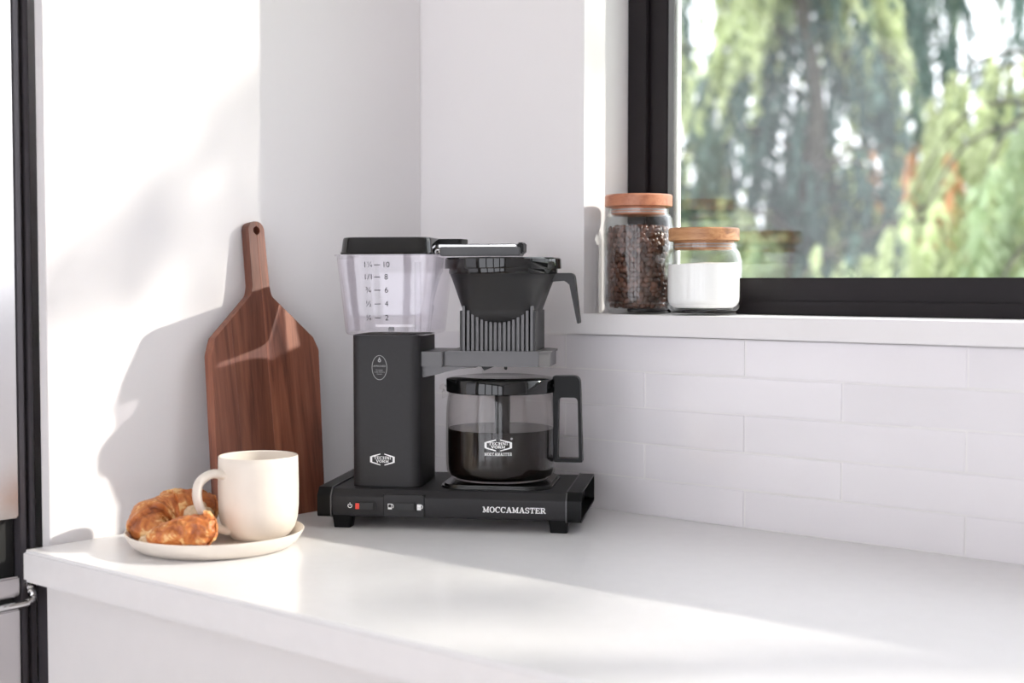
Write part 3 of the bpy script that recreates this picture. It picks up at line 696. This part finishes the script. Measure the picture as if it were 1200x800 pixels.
# coffee beans
bm = bmesh.new(); bmesh.ops.create_uvsphere(bm, u_segments=12, v_segments=7, radius=1)
for v in bm.verts:
    x, y, z = v.co; v.co = Vector((x * .0043, y * .0058, (z if z > 0 else z * .55) * .0034))
    if z < .3 and abs(x) < .3: v.co.z += .0008
bme = bpy.data.meshes.new('coffee_bean'); bm.to_mesh(bme); bm.free(); bme.materials.append(MATS['bean'])
for p in bme.polygons: p.use_smooth = True
rnd = random.Random(11); rin = RJ1 - .0078; rows = 15; bz0, bz1 = .0125, .1115; extra = []
camdir = math.atan2(cam.location.y - J1p.y, cam.location.x - J1p.x); nb = 0
for r_ in range(rows + 1):
    z = bz0 + (bz1 - bz0) * r_ / rows; per = 30; rr0 = rin if r_ else rin - .003
    for k in range(per):
        a = 2 * pi * (k + .5 * (r_ % 2)) / per + rnd.uniform(-.05, .05); zz = z + rnd.uniform(-.0012, .0012); rr = rr0 - rnd.uniform(0, .0012)
        d = (a - camdir + pi) % (2 * pi) - pi
        # most beans show their round back to the glass, some their flat side
        flip = rnd.random() < .25
        mat = Matrix.Translation((J1p.x + rr * cos(a), J1p.y + rr * sin(a), J1p.z + zz)) @ Matrix.Rotation(a, 4, 'Z') @ Matrix.Rotation(R(-90 if flip else 90), 4, 'Y') @ Matrix.Rotation(rnd.uniform(0, pi), 4, 'Z') @ Matrix.Rotation(rnd.uniform(-.35, .35), 4, 'X')
        if abs(d) < 1.62 and nb < 290:
            b = bpy.data.objects.new('coffee_bean', bme); COL.objects.link(b); b.matrix_world = mat; nb += 1
            tag(b, 'roasted brown coffee bean against the glass of the tall jar', 'coffee bean', 'coffee beans in the tall jar')
        else: extra.append(mat)
for k in range(70):
    a, q = rnd.uniform(0, 2 * pi), math.sqrt(rnd.random()) * (rin - .006)
    extra.append(Matrix.Translation((J1p.x + q * cos(a), J1p.y + q * sin(a), J1p.z + bz1 + rnd.uniform(-.001, .004))) @ Matrix.Rotation(rnd.uniform(0, 6.3), 4, 'Z') @ Matrix.Rotation(rnd.uniform(-.7, .7), 4, 'X'))
vs, fs = [], []
for mt in extra:
    o = len(vs); vs += [tuple(mt @ v.co - J1p) for v in bme.vertices]; fs += [tuple(o + i for i in p.vertices) for p in bme.polygons]
ck = ring(rin - .002, .012, 24) + ring(rin - .002, bz1, 24); o = len(vs); vs += ck
fs += [(o + i, o + (i + 1) % 24, o + 24 + (i + 1) % 24, o + 24 + i) for i in range(24)] + [tuple(o + i for i in range(23, -1, -1)), tuple(o + 24 + i for i in range(24))]
me = bpy.data.meshes.new('coffee_bean_fill'); me.from_pydata(vs, [], fs)
for p in me.polygons: p.use_smooth = True
bf = link('coffee_bean_fill', me, 'bean'); bf.location = J1p
tag(bf, 'heap of roasted coffee beans filling the middle of the tall jar', 'coffee beans', kind='stuff')

# ================================================================== GARDEN
GZ = -.35
struct(box('ground', -40, 40, WT + .1, 60, GZ - .1, GZ, 'lawn'))
def frond(vs, fs, mi, mat, top, ln, wid, rg, lean):
    """hanging spray: a drooping stem with small paired leaf blades"""
    nl = int(ln / .030); ph = rg.uniform(0, 6.3)
    for k in range(nl):
        t = k / nl; c = top + Vector((lean.x * t * t, lean.y * t * t, -ln * t)) + Vector((.02 * sin(5 * t + ph), .02 * cos(4 * t + ph), 0))
        wloc = wid * (.35 + .65 * sin(min(1, t * 1.6 + .1) * pi * .55)) * (1.0 - .5 * t)
        for s in range(2):
            a = rg.uniform(0, 2 * pi); d = Vector((cos(a), sin(a), -1.1 - rg.random())).normalized(); l_ = wloc * rg.uniform(.7, 1.3) + .03
            sd = Vector((-sin(a), cos(a), rg.uniform(-.4, .4))) * (.013 + .017 * rg.random())
            o = len(vs); e = c + d * l_; mdl = c + d * l_ * .5
            vs.extend((tuple(c), tuple(mdl + sd), tuple(e), tuple(mdl - sd))); fs.append((o, o + 1, o + 2, o + 3)); mi.append(mat)
def weeping_tree(name, label, base, h, reach, nb, seed, mix, zmin=0.3, fl=(.35, .9), group='trees outside the window', dens=9, boughs=None):
    rg = random.Random(seed); t = thing(name, base, 0, label, 'tree', group)
    trunk = [Vector((0.06 * sin(k * 1.3 + seed), .06 * cos(k * 1.1 + seed), h * k / 8)) for k in range(9)]
    loft('trunk', tube_rings(spline(trunk, 24), lambda u: .11 * (1 - u) + .02, 12), 'bark', t)
    vs, fs, mi = [], [], []; bm = bmesh.new()
    lst = boughs or []
    for b in range(nb):
        z0 = rg.uniform(zmin, h); a = rg.uniform(0, 2 * pi); rl = reach * (1.15 - .75 * z0 / h) * rg.uniform(.7, 1.1)
        p0 = Vector((0, 0, z0)); d = Vector((cos(a), sin(a), 0))
        lst = lst + [[p0, p0 + d * rl * .4 + Vector((0, 0, .18)), p0 + d * rl * .75 + Vector((0, 0, .08)), p0 + d * rl + Vector((0, 0, -.25))]]
    for pth in lst:
        pts = spline(pth, 14); loft_bm(bm, tube_rings(pts, lambda u: .014 * (1 - u) + .004, 6))
        r0 = rg.random(); acc = 0
        for m_, wgt in mix:
            acc += wgt
            if r0 < acc: break
        d = (pts[-1] - pts[0]).normalized()
        for k in range(dens):
            u = .12 + .88 * (k + rg.random()) / dens; p = pts[min(13, int(u * 13))]
            mm = m_ if rg.random() < .88 else rg.choice([0, 1, 2])
            if rg.random() < .008: mm = 3
            frond(vs, fs, mi, mm, p + Vector((rg.uniform(-.1, .1), rg.uniform(-.1, .1), 0)), rg.uniform(*fl) * (.35 if mm == 3 else 1), rg.uniform(.06, .13), rg, d * rg.uniform(0, .25))
    from_bm('boughs', bm, 'bark', t)
    me = bpy.data.meshes.new('foliage'); me.from_pydata(vs, [], fs); me.polygons.foreach_set('material_index', mi)
    f = link('foliage', me, ['leaf_lime', 'leaf_green', 'leaf_teal', 'leaf_rust'], t); f['kind'] = 'stuff'
    return t
weeping_tree('weeping_conifer', 'pale green weeping tree with long hanging sprays outside the window', (-.75, 5.4, GZ), 2.75, 2.2, 24, 3, [(0, .66), (1, .26), (2, .08)], 1.5, (.5, 1.2), dens=13)
weeping_tree('weeping_conifer', 'mid green weeping tree with dense sprays seen next to the window jamb', (-4.9, 6.9, GZ), 5.0, 1.8, 40, 8, [(0, .2), (1, .5), (2, .3)], 1.2, (.5, 1.3), dens=12)
weeping_tree('weeping_conifer', 'dark blue green conifer standing deepest behind the pale weeping tree', (-4.0, 10.4, GZ), 5.2, 2.0, 30, 5, [(2, .75), (1, .25)], 1.0, (.5, 1.2), dens=12)
weeping_tree('weeping_conifer', 'thin blue green weeping tree standing apart with bright sky between its sprays', (-1.5, 8.6, GZ), 5.0, 1.6, 15, 21, [(0, .25), (1, .3), (2, .45)], 1.2, (.5, 1.2), dens=9)
weeping_tree('weeping_conifer', 'dark weeping conifer with a bare grey trunk showing between its sprays', (-2.75, 6.3, GZ), 4.2, 1.35, 36, 14, [(2, .5), (1, .25), (0, .25)], 1.3, (.4, 1.1), dens=12)
# the tree on the sun's side: throws the dappled shade into the kitchen
sb = Vector((4.7, 3.9, GZ))
def onwall(y, z, dist): return Vector((0, y, z)) + SUN * dist - sb
B1 = [onwall(-.70, ZC + .23, 5.2), onwall(-.58, ZC + .33, 5.2), onwall(-.46, ZC + .43, 5.2), onwall(-.34, ZC + .56, 5.2), onwall(-.24, ZC + .67, 5.2)]
B2 = [onwall(-.56, ZC + .34, 5.6), onwall(-.46, ZC + .42, 5.6), onwall(-.36, ZC + .52, 5.6), onwall(-.28, ZC + .62, 5.6)]
weeping_tree('weeping_conifer', 'sparse garden tree on the sunny side shading the window', sb + Vector((.9, .3, 0)), 5.5, 1.3, 14, 33, [(1, .6), (0, .4)], 1.5, (.05, .11), dens=8,
             boughs=[[p - Vector((.9, .3, 0)) for p in B] for B in (B1, B2)])
